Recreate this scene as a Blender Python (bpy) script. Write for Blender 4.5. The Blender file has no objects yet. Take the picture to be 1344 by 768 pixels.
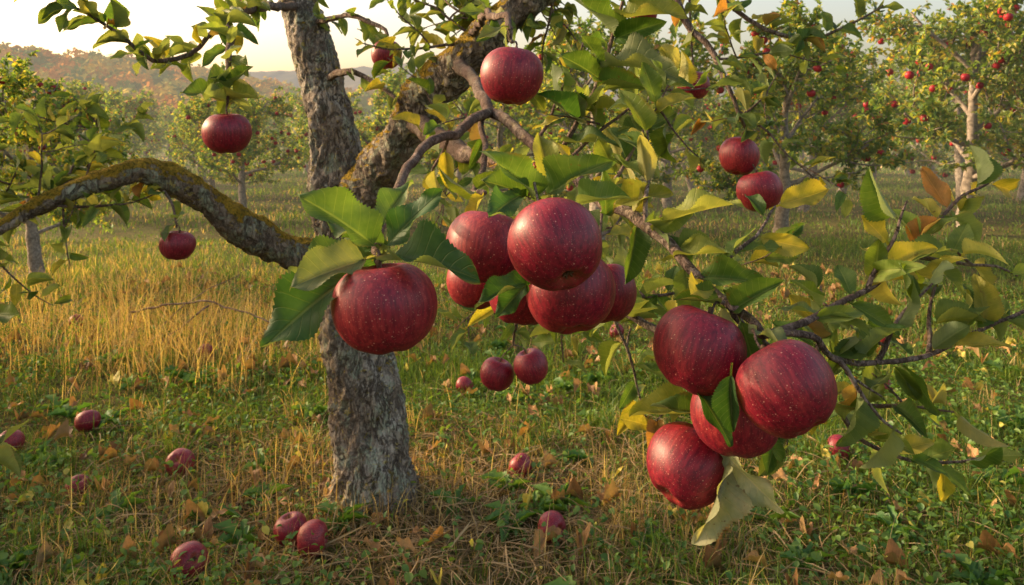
import bpy, math, numpy as np
from mathutils import Vector, Quaternion, noise
rng = np.random.default_rng(7)
scene = bpy.context.scene
H_CAM = 1.1

# ------------------------------------------------------------ node helper
class G:
    def __init__(s, name):
        s.m = bpy.data.materials.new(name); s.m.use_nodes = True
        s.t = s.m.node_tree; s.t.nodes.clear()
        s.out = s.t.nodes.new('ShaderNodeOutputMaterial')
    def put(s, sock, v):
        if isinstance(v, bpy.types.NodeSocket): s.t.links.new(v, sock)
        elif v is not None:
            if sock.type == 'RGBA' and len(v) == 3: v = (*v, 1)
            sock.default_value = v
    def n(s, typ, props=None, **ins):
        nd = s.t.nodes.new(typ)
        for k, v in (props or {}).items(): setattr(nd, k, v)
        for k, v in ins.items(): s.put(nd.inputs[k.replace('_', ' ')], v)
        return nd
    def math(s, op, a, b=0.0, clamp=False):
        nd = s.t.nodes.new('ShaderNodeMath'); nd.operation = op; nd.use_clamp = clamp
        s.put(nd.inputs[0], a); s.put(nd.inputs[1], b); return nd.outputs[0]
    def mix(s, f, a, b, bt='MIX'):
        nd = s.t.nodes.new('ShaderNodeMix'); nd.data_type = 'RGBA'; nd.blend_type = bt
        s.put(nd.inputs[0], f); s.put(nd.inputs[6], a); s.put(nd.inputs[7], b); return nd.outputs[2]
    def step(s, v, lo, hi):
        nd = s.t.nodes.new('ShaderNodeMapRange'); nd.interpolation_type = 'SMOOTHSTEP'
        s.put(nd.inputs[0], v); nd.inputs[1].default_value = lo; nd.inputs[2].default_value = hi
        return nd.outputs[0]
    def coord(s, scale=(1, 1, 1), kind='Object'):
        tc = s.t.nodes.new('ShaderNodeTexCoord'); mp = s.t.nodes.new('ShaderNodeMapping')
        s.t.links.new(tc.outputs[kind], mp.inputs[0]); mp.inputs['Scale'].default_value = scale
        return mp.outputs[0]
    def noise(s, vec, scale, detail=4, rough=.55, dist=0):
        return s.n('ShaderNodeTexNoise', Vector=vec, Scale=scale, Detail=detail, Roughness=rough, Distortion=dist).outputs[0]
    def bump(s, h, strength, dist):
        return s.n('ShaderNodeBump', Height=h, Strength=strength, Distance=dist).outputs[0]
    def mixsh(s, f, a, b):
        mx = s.t.nodes.new('ShaderNodeMixShader'); s.put(mx.inputs[0], f)
        s.t.links.new(a, mx.inputs[1]); s.t.links.new(b, mx.inputs[2]); return mx.outputs[0]
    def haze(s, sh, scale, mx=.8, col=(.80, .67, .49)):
        # haze painted into surfaces as emission: thickens with world distance up the orchard (Y)
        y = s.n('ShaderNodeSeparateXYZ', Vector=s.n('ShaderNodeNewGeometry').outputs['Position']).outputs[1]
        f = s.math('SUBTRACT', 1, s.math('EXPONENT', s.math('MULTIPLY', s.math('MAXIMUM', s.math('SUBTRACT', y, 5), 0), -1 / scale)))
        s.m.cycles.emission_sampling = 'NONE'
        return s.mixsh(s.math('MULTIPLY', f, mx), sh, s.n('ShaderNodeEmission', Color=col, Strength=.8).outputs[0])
    def fin(s, sh): s.t.links.new(sh, s.out.inputs[0]); return s.m

def leaf_material(name, trans=.38, back_pale=.65):
    g = G(name)
    col = g.n('ShaderNodeAttribute', {'attribute_name': 'Col'}).outputs['Color']
    co = g.coord()
    nz = g.noise(co, 60, 3)
    c = g.mix(g.step(nz, .35, .7), g.mix(1, col, (.8, .85, .75), 'MULTIPLY'), g.mix(1, col, (1.25, 1.15, 1.1), 'MULTIPLY'))
    uv = g.n('ShaderNodeSeparateXYZ', Vector=g.coord(kind='UV'))
    a = g.math('ABSOLUTE', g.math('SUBTRACT', uv.outputs[0], .5)); a = g.math('MULTIPLY', a, 2)
    mid = g.math('SUBTRACT', 1, g.step(a, .02, .09))
    ph = g.math('FRACT', g.math('MULTIPLY', g.math('SUBTRACT', uv.outputs[1], g.math('MULTIPLY', a, .2)), 9))
    tri = g.math('ABSOLUTE', g.math('SUBTRACT', ph, .5))
    v = g.math('MAXIMUM', mid, g.math('MULTIPLY', g.step(tri, .42, .5), .5))
    c = g.mix(g.math('MULTIPLY', v, .5), c, g.mix(.35, g.mix(1, c, (2.2, 1.9, 1.9), 'MULTIPLY'), (.25, .26, .12)))
    big = g.noise(co, 22, 3)
    spot = g.math('MULTIPLY', g.step(g.noise(co, 190, 1), .66, .72), g.step(big, .5, .65))
    c = g.mix(g.math('MULTIPLY', spot, .7), c, (.12, .06, .02))
    edge = g.math('MULTIPLY', g.step(a, .7, 1.0), g.step(big, .52, .68))
    c = g.mix(g.math('MULTIPLY', edge, .6), c, (.24, .15, .04))
    nrm = g.bump(g.math('ADD', g.math('MULTIPLY', v, -1), g.math('MULTIPLY', nz, .8)), .65, .0015)
    back = g.n('ShaderNodeNewGeometry').outputs['Backfacing']
    c = g.mix(g.math('MULTIPLY', back, back_pale), c, g.mix(.55, c, (.30, .33, .20)))
    p = g.n('ShaderNodeBsdfPrincipled', Base_Color=c, Roughness=.56, Normal=nrm)
    p.inputs['Specular IOR Level'].default_value = .3
    tr = g.n('ShaderNodeBsdfTranslucent', Color=g.mix(1, c, (2.1, 1.9, .6), 'MULTIPLY'))
    return g.fin(g.mixsh(trans, p.outputs[0], tr.outputs[0]))

def cheap_leaf(name, trans=.35, glossy=.0, hz=None, hm=.8):
    g = G(name)
    col = g.n('ShaderNodeAttribute', {'attribute_name': 'Col'}).outputs['Color']
    p = g.n('ShaderNodeBsdfDiffuse', Color=col); o = p.outputs[0]
    if trans:
        tr = g.n('ShaderNodeBsdfTranslucent', Color=g.mix(1, col, (1.9, 1.75, .7), 'MULTIPLY'))
        o = g.mixsh(trans, o, tr.outputs[0])
    if glossy:
        o = g.mixsh(glossy, o, g.n('ShaderNodeBsdfGlossy', Roughness=.45, Color=(.9, .95, 1)).outputs[0])
    if hz: o = g.haze(o, hz, hm)
    return g.fin(o)

def bark_material(name, moss=1.0, fine=1.0, tint=(1, 1, 1), mlo=.3, mhi=.62):
    g = G(name)
    co = g.coord((1, 1, .42)); c0 = g.coord()
    n1 = g.noise(co, 9, 5, .65); n2 = g.noise(co, 60 * fine, 6, .72, 1.2); n3 = g.noise(c0, 15, 5, .65)
    rid = g.math('ABSOLUTE', g.math('SUBTRACT', g.noise(co, 26 * fine, 5, .62, 1.0), .5))
    crack = g.math('SUBTRACT', 1, g.step(rid, .0, .045))
    rid2 = g.math('ABSOLUTE', g.math('SUBTRACT', g.noise(co, 64 * fine, 3, .6, .6), .5))
    crack = g.math('MAXIMUM', g.math('MULTIPLY', crack, g.step(n1, .34, .55)), g.math('MULTIPLY', g.math('SUBTRACT', 1, g.step(rid2, 0, .035)), .45))
    T = lambda c: tuple(a * b for a, b in zip(c, tint))
    c = g.mix(g.step(n2, .3, .7), T((.17, .13, .10)), T((.44, .37, .29)))
    c = g.mix(g.step(n1, .47, .6), c, g.mix(g.step(n2, .3, .7), T((.32, .275, .225)), T((.64, .57, .47))))
    lich = g.math('MULTIPLY', g.step(n3, .5, .57), g.step(n2, .35, .6))
    c = g.mix(g.math('MULTIPLY', lich, .75 * moss), c, (.38, .44, .31))
    n4 = g.noise(c0, 48, 4, .6)
    c = g.mix(g.math('MULTIPLY', g.step(n4, .61, .65), .75 * moss), c, (.50, .40, .11))
    c = g.mix(g.math('MULTIPLY', crack, .8), c, (.065, .046, .034))
    h = g.math('ADD', g.math('MULTIPLY', n2, 1.0), g.math('MULTIPLY', crack, -1.0))
    if moss > .5:
        nz = g.n('ShaderNodeSeparateXYZ', Vector=g.n('ShaderNodeNewGeometry').outputs['Normal']).outputs[2]
        up = g.math('ADD', nz, g.math('MULTIPLY', g.math('SUBTRACT', g.noise(c0, 9, 5, .7), .5), 2.6))
        mz = g.step(up, mlo, mhi)
        mn = g.noise(c0, 150, 4, .7)
        c = g.mix(mz, c, g.mix(g.step(mn, .3, .6), (.10, .10, .015), (.50, .31, .035)))
        h = g.math('ADD', h, g.math('MULTIPLY', mz, g.math('ADD', .5, mn)))
    p = g.n('ShaderNodeBsdfPrincipled', Base_Color=c, Roughness=.9, Normal=g.bump(h, 1.0, .011 / fine))
    p.inputs['Specular IOR Level'].default_value = .15
    return g.fin(p.outputs[0])

def apple_material():
    g = G('apple_skin')
    tc = g.coord()
    rnd = g.n('ShaderNodeObjectInfo').outputs['Random']
    off = g.n('ShaderNodeVectorMath', {'operation': 'ADD'}); g.t.links.new(tc, off.inputs[0])
    cmb = g.n('ShaderNodeCombineXYZ', X=g.math('MULTIPLY', rnd, 30), Y=g.math('MULTIPLY', rnd, 17), Z=0.0)
    g.t.links.new(cmb.outputs[0], off.inputs[1]); v = off.outputs[0]
    mp = g.n('ShaderNodeMapping', Vector=v); mp.inputs['Scale'].default_value = (6, 6, .7)
    st = g.noise(mp.outputs[0], 2.0, 6, .72)
    bl = g.noise(v, 1.2, 3)
    c = g.mix(g.step(st, .34, .66), (.105, .0025, .013), (.275, .010, .027))
    c = g.mix(g.math('MULTIPLY', g.step(g.math('ADD', bl, g.math('MULTIPLY', g.math('SUBTRACT', rnd, .5), .25)), .45, .75), .5), c, g.mix(g.step(st, .4, .62), (.25, .015, .022), (.42, .055, .04)))
    z = g.n('ShaderNodeSeparateXYZ', Vector=tc)
    r2 = g.math('SQRT', g.math('ADD', g.math('MULTIPLY', z.outputs[0], z.outputs[0]), g.math('MULTIPLY', z.outputs[1], z.outputs[1])))
    topd = g.math('MULTIPLY', g.math('SUBTRACT', 1, g.step(g.math('ADD', r2, g.math('MULTIPLY', st, .3)), .22, .5)), g.step(z.outputs[2], .0, .3))
    c = g.mix(g.math('MULTIPLY', topd, .8), c, (.38, .22, .05))
    botd = g.math('MULTIPLY', g.math('SUBTRACT', 1, g.step(g.math('ADD', r2, g.math('MULTIPLY', st, .35)), .2, .62)), g.step(g.math('MULTIPLY', z.outputs[2], -1), .0, .3))
    c = g.mix(g.math('MULTIPLY', botd, .4), c, (.32, .12, .035))
    vo = g.n('ShaderNodeTexVoronoi', Vector=v, Scale=9.0)
    rs = g.n('ShaderNodeSeparateXYZ', Vector=vo.outputs['Color']).outputs[0]
    dd = g.math('DIVIDE', vo.outputs['Distance'], g.math('ADD', g.math('MULTIPLY', rs, .15), .06))
    dot = g.math('SUBTRACT', 1, g.step(dd, .45, 1.0))
    vo2 = g.n('ShaderNodeTexVoronoi', Vector=v, Scale=19.0)
    dot2 = g.math('MULTIPLY', g.math('SUBTRACT', 1, g.step(vo2.outputs['Distance'], .1, .22)), .5)
    dots = g.math('MAXIMUM', dot, dot2)
    c = g.mix(g.math('MULTIPLY', dots, .62), c, (.74, .36, .25))
    rough = g.math('ADD', g.math('MULTIPLY', g.noise(v, 2.4, 5, .7), .3), .31)
    p = g.n('ShaderNodeBsdfPrincipled', Base_Color=c, Roughness=rough, Normal=g.bump(g.noise(v, 26.0, 3), .12, .002))
    p.inputs['Specular IOR Level'].default_value = .45
    return g.fin(p.outputs[0])

def simple(name, c1, c2, scale, rough=.8, kind='Object', bs=.3, bd=.01, hz=None, hm=.8, hc=(.80, .67, .49)):
    g = G(name); nz = g.noise(g.coord(kind=kind), scale, 5, .6)
    p = g.n('ShaderNodeBsdfPrincipled', Base_Color=g.mix(g.step(nz, .3, .7), c1, c2), Roughness=rough, Normal=g.bump(nz, bs, bd))
    p.inputs['Specular IOR Level'].default_value = .25
    o = p.outputs[0]
    if hz: o = g.haze(o, hz, hm, hc)
    return g.fin(o)

def ground_material():
    g = G('orchard_ground'); co = g.coord()
    a = g.noise(co, .35, 5, .6); b = g.noise(co, 3.2, 6, .65); d = g.noise(co, 45, 6, .7)
    c = g.mix(g.step(b, .35, .65), (.07, .09, .022), (.14, .11, .05))
    c = g.mix(g.math('MULTIPLY', g.step(a, .4, .65), .6), c, (.19, .19, .055))
    c = g.mix(g.step(d, .35, .72), g.mix(1, c, (.5, .45, .45), 'MULTIPLY'), g.mix(1, c, (1.5, 1.4, 1.3), 'MULTIPLY'))
    p = g.n('ShaderNodeBsdfPrincipled', Base_Color=c, Roughness=.95, Normal=g.bump(d, 1.0, .03))
    p.inputs['Specular IOR Level'].default_value = .1
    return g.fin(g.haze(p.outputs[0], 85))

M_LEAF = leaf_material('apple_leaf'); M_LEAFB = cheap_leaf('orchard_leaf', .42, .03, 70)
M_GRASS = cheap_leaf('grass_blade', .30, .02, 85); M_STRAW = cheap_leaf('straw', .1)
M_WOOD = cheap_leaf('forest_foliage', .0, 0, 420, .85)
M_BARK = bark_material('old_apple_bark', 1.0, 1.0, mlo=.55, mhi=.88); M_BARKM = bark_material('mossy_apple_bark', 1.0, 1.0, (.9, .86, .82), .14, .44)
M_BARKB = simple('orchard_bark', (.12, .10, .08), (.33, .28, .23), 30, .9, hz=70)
M_TWIG = bark_material('young_bark', .25, 3.0, (.66, .55, .55))
M_APPLE = apple_material()
M_STEM = simple('apple_stem', (.06, .035, .02), (.16, .1, .05), 40)
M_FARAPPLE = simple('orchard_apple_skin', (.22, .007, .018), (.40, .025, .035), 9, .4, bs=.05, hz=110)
M_DEAD = leaf_material('dead_leaf', .15, .3)
M_GROUND = ground_material()

# ------------------------------------------------------------ mesh helpers
def build(name, V, T, mat, col=None, uv=None, mi=None, parent=None, loc=None):
    V = np.asarray(V, np.float32); T = np.asarray(T, np.int32)
    me = bpy.data.meshes.new(name)
    me.vertices.add(len(V)); me.vertices.foreach_set('co', V.ravel())
    me.loops.add(T.size); me.loops.foreach_set('vertex_index', T.ravel())
    me.polygons.add(len(T)); me.polygons.foreach_set('loop_start', np.arange(len(T), dtype=np.int32) * 3)
    me.polygons.foreach_set('use_smooth', np.ones(len(T), bool))
    mats = mat if isinstance(mat, list) else [mat]
    for m in mats: me.materials.append(m)
    if mi is not None: me.polygons.foreach_set('material_index', np.asarray(mi, np.int32))
    me.update(calc_edges=True)
    if col is not None:
        at = me.color_attributes.new('Col', 'FLOAT_COLOR', 'POINT')
        c4 = np.ones((len(V), 4), np.float32); c4[:, :3] = col; at.data.foreach_set('color', c4.ravel())
    if uv is not None:
        ul = me.uv_layers.new(name='UVMap'); ul.data.foreach_set('uv', np.asarray(uv, np.float32)[T.ravel()].ravel())
    ob = bpy.data.objects.new(name, me); scene.collection.objects.link(ob)
    if parent: ob.parent = parent
    if loc is not None: ob.location = loc
    return ob

class Acc:
    def __init__(s): s.V = []; s.T = []; s.C = []; s.U = []; s.M = []; s.n = 0
    def add(s, V, T, C=None, U=None, m=0):
        s.V.append(V); s.T.append(T + s.n)
        s.C.append(np.broadcast_to(np.array((.1, .1, .1) if C is None else C, np.float32), (len(V), 3)))
        s.U.append(np.zeros((len(V), 2)) if U is None else U)
        s.M.append(np.full(len(T), m)); s.n += len(V)
    def make(s, name, mat, **k):
        return build(name, np.concatenate(s.V), np.concatenate(s.T), mat, col=np.concatenate(s.C), uv=np.concatenate(s.U), mi=np.concatenate(s.M), **k)

def norm(a): return a / np.maximum(np.linalg.norm(a, axis=-1, keepdims=True), 1e-9)

def resample(P, R, step):
    P = np.asarray(P, float); R = np.asarray(R, float)
    Q = np.vstack([2 * P[0] - P[1], P, 2 * P[-1] - P[-2]]); C = []; RR = []
    for i in range(len(P) - 1):
        L = np.linalg.norm(P[i + 1] - P[i]); k = max(2, int(L / step))
        t = np.linspace(0, 1, k, endpoint=False)[:, None]
        a, b, c, d = Q[i], Q[i + 1], Q[i + 2], Q[i + 3]
        C.append(.5 * ((2 * b) + (c - a) * t + (2 * a - 5 * b + 4 * c - d) * t ** 2 + (3 * b - a - 3 * c + d) * t ** 3))
        RR.append(R[i] * (1 - t[:, 0]) + R[i + 1] * t[:, 0])
    C.append(P[-1:]); RR.append(R[-1:])
    return np.vstack(C), np.concatenate(RR)

def tube(P, R, seg=8, step=.02, amp=0, wob=0, seed=0):
    C, r = resample(P, R, step); n = len(C)
    if wob:
        for i in range(1, n - 1):
            w = noise.noise_vector(Vector(C[i] * 14 + seed)); C[i] += np.array(w) * wob * min(r[i] * 3, .02)
    T = norm(np.gradient(C, axis=0))
    u = np.cross(T[0], (0.1, 1, 0.05)); u /= np.linalg.norm(u)
    th = np.linspace(0, 2 * np.pi, seg, endpoint=False); V = np.zeros((n, seg, 3))
    for i in range(n):
        u = u - T[i] * np.dot(u, T[i]); u /= np.linalg.norm(u); w = np.cross(T[i], u)
        dirs = np.cos(th)[:, None] * u + np.sin(th)[:, None] * w
        if amp:
            for j in range(seg):
                p = Vector(C[i] + dirs[j] * r[i])
                q = Vector((p.x * 1, p.y * 1, p.z * .45))
                f = 1 + amp * (1.7 * noise.noise(p * 7 + Vector((seed, 0, 0))) + .9 * noise.noise(q * 22) + 1.1 * (.35 - abs(noise.noise(q * 40))) + .5 * noise.noise(p * 95))
                V[i, j] = C[i] + dirs[j] * r[i] * f
        else: V[i] = C[i] + dirs * r[i]
    idx = np.arange(n * seg).reshape(n, seg); a = idx[:-1]; b = np.roll(a, -1, 1); c = idx[1:]; d = np.roll(c, -1, 1)
    tri = np.concatenate([np.stack([a, b, d], -1).reshape(-1, 3), np.stack([a, d, c], -1).reshape(-1, 3)])
    V = V.reshape(-1, 3); V = np.vstack([V, C[-1:] + T[-1] * r[-1] * .5])
    l = idx[-1]; tri = np.vstack([tri, np.stack([l, np.roll(l, -1), np.full(seg, n * seg)], -1)])
    return V, tri

# leaf templates: x across (full width = 1 at the widest), y along, z out of plane
def leaf_tpl(nv, nu, serr=0, fold=.25, curl=.2, wave=0, twist=0, pet=.22, peak=.42, seed=0):
    r = np.random.default_rng(seed); rows = []; uv = []
    ts = ([-pet, -pet * .4] if pet else []) + list(np.linspace(0, 1, nv + 1))
    al = 1.0 * peak / (1 - peak) * .95; mx = peak ** al * (1 - peak) ** .95
    for k, t in enumerate(ts):
        tt = max(t, 0)
        w = .5 * (tt ** al * (1 - tt) ** .95 / mx) ** .8 if 0 < tt < 1 else 0
        w = max(w, .02 if t < .5 else .002)
        for j in range(nu + 1):
            s = -1 + 2 * j / nu; x = s * w
            if abs(s) > .99 and serr and 0 < t < 1: x *= 1 + serr * (1 if k % 2 else -1) + r.normal() * serr * .3
            z = fold * abs(x) - curl * tt * tt + wave * math.sin(tt * 11 + (0 if s > 0 else 2.2) + seed) * s * s * .05 + twist * x * tt
            if t < 0: z += -t * t * 1.0
            rows.append((x, t, z)); uv.append((.5 + s * .5, tt))
    V = np.array(rows); n = len(ts); idx = np.arange(n * (nu + 1)).reshape(n, nu + 1)
    a = idx[:-1, :-1]; b = idx[:-1, 1:]; c = idx[1:, 1:]; d = idx[1:, :-1]
    T = np.concatenate([np.stack([a, b, c], -1).reshape(-1, 3), np.stack([a, c, d], -1).reshape(-1, 3)])
    return V, T, np.array(uv)

def place(acc, tpl, B, D, N, L, W, C, m=0):
    V, T, U = tpl; B = np.asarray(B, float); D = norm(np.asarray(D, float)); N = np.asarray(N, float)
    N = norm(N - D * np.sum(N * D, 1, keepdims=True)); S = np.cross(D, N)
    L = np.asarray(L, float)[:, None, None]; W = np.asarray(W, float)[:, None, None]
    P = B[:, None] + L * (V[None, :, 0:1] * W * S[:, None] + V[None, :, 1:2] * D[:, None] + V[None, :, 2:3] * N[:, None])
    n, k = len(B), len(V)
    TT = (T[None] + (np.arange(n) * k)[:, None, None]).reshape(-1, 3)
    acc.add(P.reshape(-1, 3), TT, np.repeat(np.asarray(C, float), k, 0), np.tile(U, (n, 1)), m)

PRM = [(.35, .15, 1., .2), (.6, .3, 1.2, -.3), (.2, .1, 1., .4), (.9, .25, .6, 0), (.3, -.1, 1.4, -.4), (.5, .45, 1., .5)]
HI = [leaf_tpl(38, 6, .05, f, c, w, tw, seed=i) for i, (f, c, w, tw) in enumerate(PRM)]
HERO_T = [leaf_tpl(48, 8, .045, f, c, w, tw, seed=i) for i, (f, c, w, tw) in enumerate([(.4, .14, 1.6, .15), (.6, .25, 1.9, -.2), (.25, .1, 2.0, .25), (.7, .18, 1.3, .1)])]
MID = [leaf_tpl(8, 2, 0, f, c, w, tw, seed=i) for i, (f, c, w, tw) in enumerate(PRM[:4])]
LOW = [leaf_tpl(3, 2, 0, f, c, 0, tw, pet=0, seed=i) for i, (f, c, tw) in enumerate([(.4, .2, .2), (.8, .35, -.2), (.2, 0, .3)])]
HERB = [leaf_tpl(4, 2, 0, .3, .3, 0, 0, pet=0, peak=.55), leaf_tpl(4, 2, 0, .5, -.1, 0, .3, pet=0, peak=.5)]

def leaf_cols(n, autumn=.12, bright=1.0):
    a = np.array((.052, .110, .024)); b = np.array((.150, .200, .042)); y = np.array((.42, .33, .05)); br = np.array((.28, .14, .04))
    t = rng.random((n, 1)) ** 1.1; c = a * (1 - t) + b * t
    k = rng.random(n); c[k < autumn] = c[k < autumn] * .5 + y * .5
    c[k < autumn * .15] = br
    return c * (rng.uniform(.8, 1.2, (n, 1))) * bright

class Leaves:
    def __init__(s): s.B = []; s.D = []; s.N = []; s.L = []; s.W = []; s.C = []
    def add(s, b, d, n, L, W, c=None):
        s.B.append(np.array(b)); s.D.append(np.array(d)); s.N.append(np.array(n)); s.L.append(L); s.W.append(W)
        s.C.append(leaf_cols(1)[0] if c is None else np.array(c))
    def flush(s, acc, tpls, m=0):
        n = len(s.B); k = rng.integers(0, len(tpls), n)
        B, D, N, L, W, C = [np.array(q) for q in (s.B, s.D, s.N, s.L, s.W, s.C)]
        for i, t in enumerate(tpls):
            q = k == i
            if q.any(): place(acc, t, B[q], D[q], N[q], L[q], W[q], C[q], m)

# ------------------------------------------------------------ terrain
def vnoise(x, y, s=0):
    def hsh(i, j): v = np.sin(i * 127.1 + j * 311.7 + s * 74.7) * 43758.5453; return v - np.floor(v)
    i = np.floor(x); j = np.floor(y); fx = x - i; fy = y - j; fx = fx * fx * (3 - 2 * fx); fy = fy * fy * (3 - 2 * fy)
    return (hsh(i, j) * (1 - fx) + hsh(i + 1, j) * fx) * (1 - fy) + (hsh(i, j + 1) * (1 - fx) + hsh(i + 1, j + 1) * fx) * fy
def fbm(x, y, s=0): return (vnoise(x, y, s) + .5 * vnoise(x * 2.1, y * 2.1, s + 1) + .25 * vnoise(x * 4.3, y * 4.3, s + 2)) / 1.75
def gh(x, y):
    x = np.asarray(x, float); y = np.asarray(y, float)
    return .09 * (fbm(x * .8, y * .8, 3) - .5) + .035 * (fbm(x * 4, y * 4, 5) - .5)

u = np.linspace(-1, 1, 260); gx = np.sign(u) * (3.5 * np.abs(u) + 900 * np.abs(u) ** 6)
w = np.linspace(0, 1, 320); gy = -25 + 26 * np.minimum(w / .12, 1) + np.where(w > .12, 8 * (w - .12) / .88 + 1300 * ((w - .12) / .88) ** 6, 0)
X, Y = np.meshgrid(gx, gy); Z = gh(X, Y)
idx = np.arange(X.size).reshape(X.shape); a = idx[:-1, :-1]; b = idx[:-1, 1:]; c = idx[1:, 1:]; d = idx[1:, :-1]
GT = np.concatenate([np.stack([a, b, c], -1).reshape(-1, 3), np.stack([a, c, d], -1).reshape(-1, 3)])
build('ground', np.stack([X, Y, Z], -1).reshape(-1, 3), GT, M_GROUND)

# ------------------------------------------------------------ apples
def apple_mesh(nu=44, nv=30):
    V = []
    al = np.linspace(0, np.pi, nv + 1); th = np.linspace(0, 2 * np.pi, nu, endpoint=False)
    for a_ in al:
        r = math.sin(a_) ** .82 * (1 + .06 * math.cos(a_)) if 0 < a_ < math.pi - 1e-6 else 0.001
        z = math.cos(a_) * .94
        rr = r * (1 + .022 * np.cos(5 * th + .6) * (1 - math.cos(a_)) / 2 + .02 * np.cos(2 * th + 1) + .012 * np.cos(3 * th))
        if z > 0: zz = z - .44 * math.exp(-(r / .26) ** 2)
        else: zz = z + .26 * math.exp(-(r / .24) ** 2)
        zt = zz + .03 * np.cos(th + .4) * r + (.02 * np.cos(5 * th + .6) * math.exp(-((r - .45) / .25) ** 2) if z < 0 else 0)
        V.append(np.stack([rr * np.cos(th), rr * np.sin(th), np.zeros(nu) + zt], -1))
    V = np.concatenate(V); n = nv + 1; idx = np.arange(n * nu).reshape(n, nu); a = idx[:-1]; b = np.roll(a, -1, 1); c = idx[1:]; d = np.roll(c, -1, 1)
    T = np.concatenate([np.stack([a, d, b], -1).reshape(-1, 3), np.stack([a, c, d], -1).reshape(-1, 3)])
    return V, T
def make_apple_data():
    A = Acc(); V, T = apple_mesh(64, 44); A.add(V, T, m=0)
    V, T = tube([(0, 0, .42), (.02, 0, .7), (.06, .02, .98)], [.045, .035, .05], 7, .06); A.add(V, T, m=1)
    for k in range(5):
        t = k * 2 * math.pi / 5; c_, s_ = math.cos(t), math.sin(t)
        V, T = tube([(.03 * c_, .03 * s_, -.63), (.075 * c_, .075 * s_, -.75), (.13 * c_, .13 * s_, -.80)], [.045, .035, .006], 5, .05); A.add(V, T, m=1)
    ob = A.make('apple_proto', [M_APPLE, M_STEM]); me = ob.data; bpy.data.objects.remove(ob); me.name = 'apple'; return me
APPLE = make_apple_data()
def apple(name, c, r, up=(0, 0, 1), spin=0, squash=1.0):
    ob = bpy.data.objects.new(name, APPLE); scene.collection.objects.link(ob)
    q = Vector(up).normalized().to_track_quat('Z', 'Y')
    ob.rotation_mode = 'QUATERNION'
    ob.rotation_quaternion = q @ Quaternion((0, 0, 1), spin); ob.location = c; ob.scale = (r, r, r * squash); return ob

# ------------------------------------------------------------ main apple tree
tree = bpy.data.objects.new('apple_tree', None); scene.collection.objects.link(tree)
def part(name, P, R, seg, step, amp, mat, seed=0):
    V, T = tube(P, R, seg, step, amp, seed=seed); return build(name, V, T, mat, parent=tree)
part('trunk', [(-.405, 2.28, -.08), (-.41, 2.28, .0), (-.42, 2.28, .10), (-.442, 2.28, .302), (-.472, 2.28, .484), (-.50, 2.28, .712), (-.518, 2.28, .895), (-.552, 2.30, 1.123), (-.608, 2.32, 1.332), (-.656, 2.35, 1.5), (-.713, 2.4, 1.748), (-.8, 2.5, 2.27)],
     [.150, .120, .100, .090, .086, .084, .083, .066, .059, .053, .044, .02], 88, .008, .19, M_BARK)
RL = [(-.495, 2.28, .78), (-.40, 2.2, .935), (-.298, 2.1, 1.079), (-.194, 2.0, 1.21), (-.099, 1.9, 1.30), (.015, 1.85, 1.396), (.163, 1.85, 1.525), (.395, 1.9, 1.71), (.69, 2.1, 1.92)]
part('right_limb', RL, [.065, .072, .062, .056, .048, .042, .035, .026, .012], 72, .008, .2, M_BARKM, 5)
LL = [(-.50, 2.27, .69), (-.575, 2.2, .735), (-.639, 2.15, .76), (-.722, 2.05, .833), (-.796, 1.98, .918), (-.868, 1.9, .982), (-.919, 1.85, .998), (-1.012, 1.8, .965), (-1.09, 1.75, .925), (-1.176, 1.7, .865), (-1.35, 1.7, .81)]
part('left_limb', LL, [.055, .05, .047, .044, .040, .036, .028, .019, .016, .013, .008], 60, .008, .24, M_BARKM, 9)

TW = Acc(); NEAR = Leaves(); MIDL = Leaves(); HEROL = Leaves()
def twig(P, R, wob=.6):
    far = np.mean([p[1] for p in P]) > 1.4
    V, T = tube(P, R, 6 if far else 9, .03 if far else .01, wob=wob, seed=rng.random() * 50)
    if not far: V = V + np.array([np.array(noise.noise_vector(Vector(p * 60))) for p in V]) * .0009
    TW.add(V, T)
def addleaf(b, d, n, L, W=None, c=None):
    (NEAR if b[1] < 1.45 else MIDL).add(b, d, n, L, W or rng.uniform(.38, .52), c)
def leaves_on(P, spacing, L=(.05, .07), bias=(0, 0, .2), start=.0, cluster=1, autumn=.12, toward=.5, bright=1.):
    C, _ = resample(P, np.ones(len(P)), .01); s = np.concatenate([[0], np.cumsum(np.linalg.norm(np.diff(C, axis=0), axis=1))])
    t = start * s[-1] + rng.random() * spacing
    while t < s[-1]:
        i = min(np.searchsorted(s, t), len(C) - 1); T = norm(C[i] - C[max(i - 2, 0)] + 1e-6)
        for k in range(1 + int(rng.integers(0, cluster))):
            r = rng.normal(size=3); pr = norm(np.cross(T, r))
            d = T * rng.uniform(.2, .9) + pr * rng.uniform(.6, 1.1) + np.array(bias) + rng.normal(size=3) * .15
            n = np.array((0, -toward, .9)) + rng.normal(size=3) * .5
            addleaf(C[i] + norm(d) * .006, d, n, rng.uniform(*L), None, leaf_cols(1, autumn, bright)[0])
        t += spacing * rng.uniform(.6, 1.4)
def spray(p, d, length, r=.004, L=(.05, .07), spacing=.03, sub=2, grav=-.15, autumn=.12, cl=2, bright=1.):
    p = np.array(p, float); d = norm(np.array(d, float)); P = [p.copy()]; n = 5
    for i in range(n):
        d = norm(d + rng.normal(size=3) * .14 + np.array((0, 0, grav * .3))); p = p + d * length / n; P.append(p.copy())
    twig(P, list(np.linspace(r, r * .35, n + 1)))
    leaves_on(P, spacing, L, start=.12, cluster=cl, autumn=autumn, bright=bright)
    for k in range(sub):
        i = rng.integers(1, n); dd = norm(P[i + 1] - P[i] + rng.normal(size=3) * .6)
        spray(P[i], dd, length * rng.uniform(.4, .6), r * .6, L, spacing, 0, grav, autumn, cl, bright)

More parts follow.
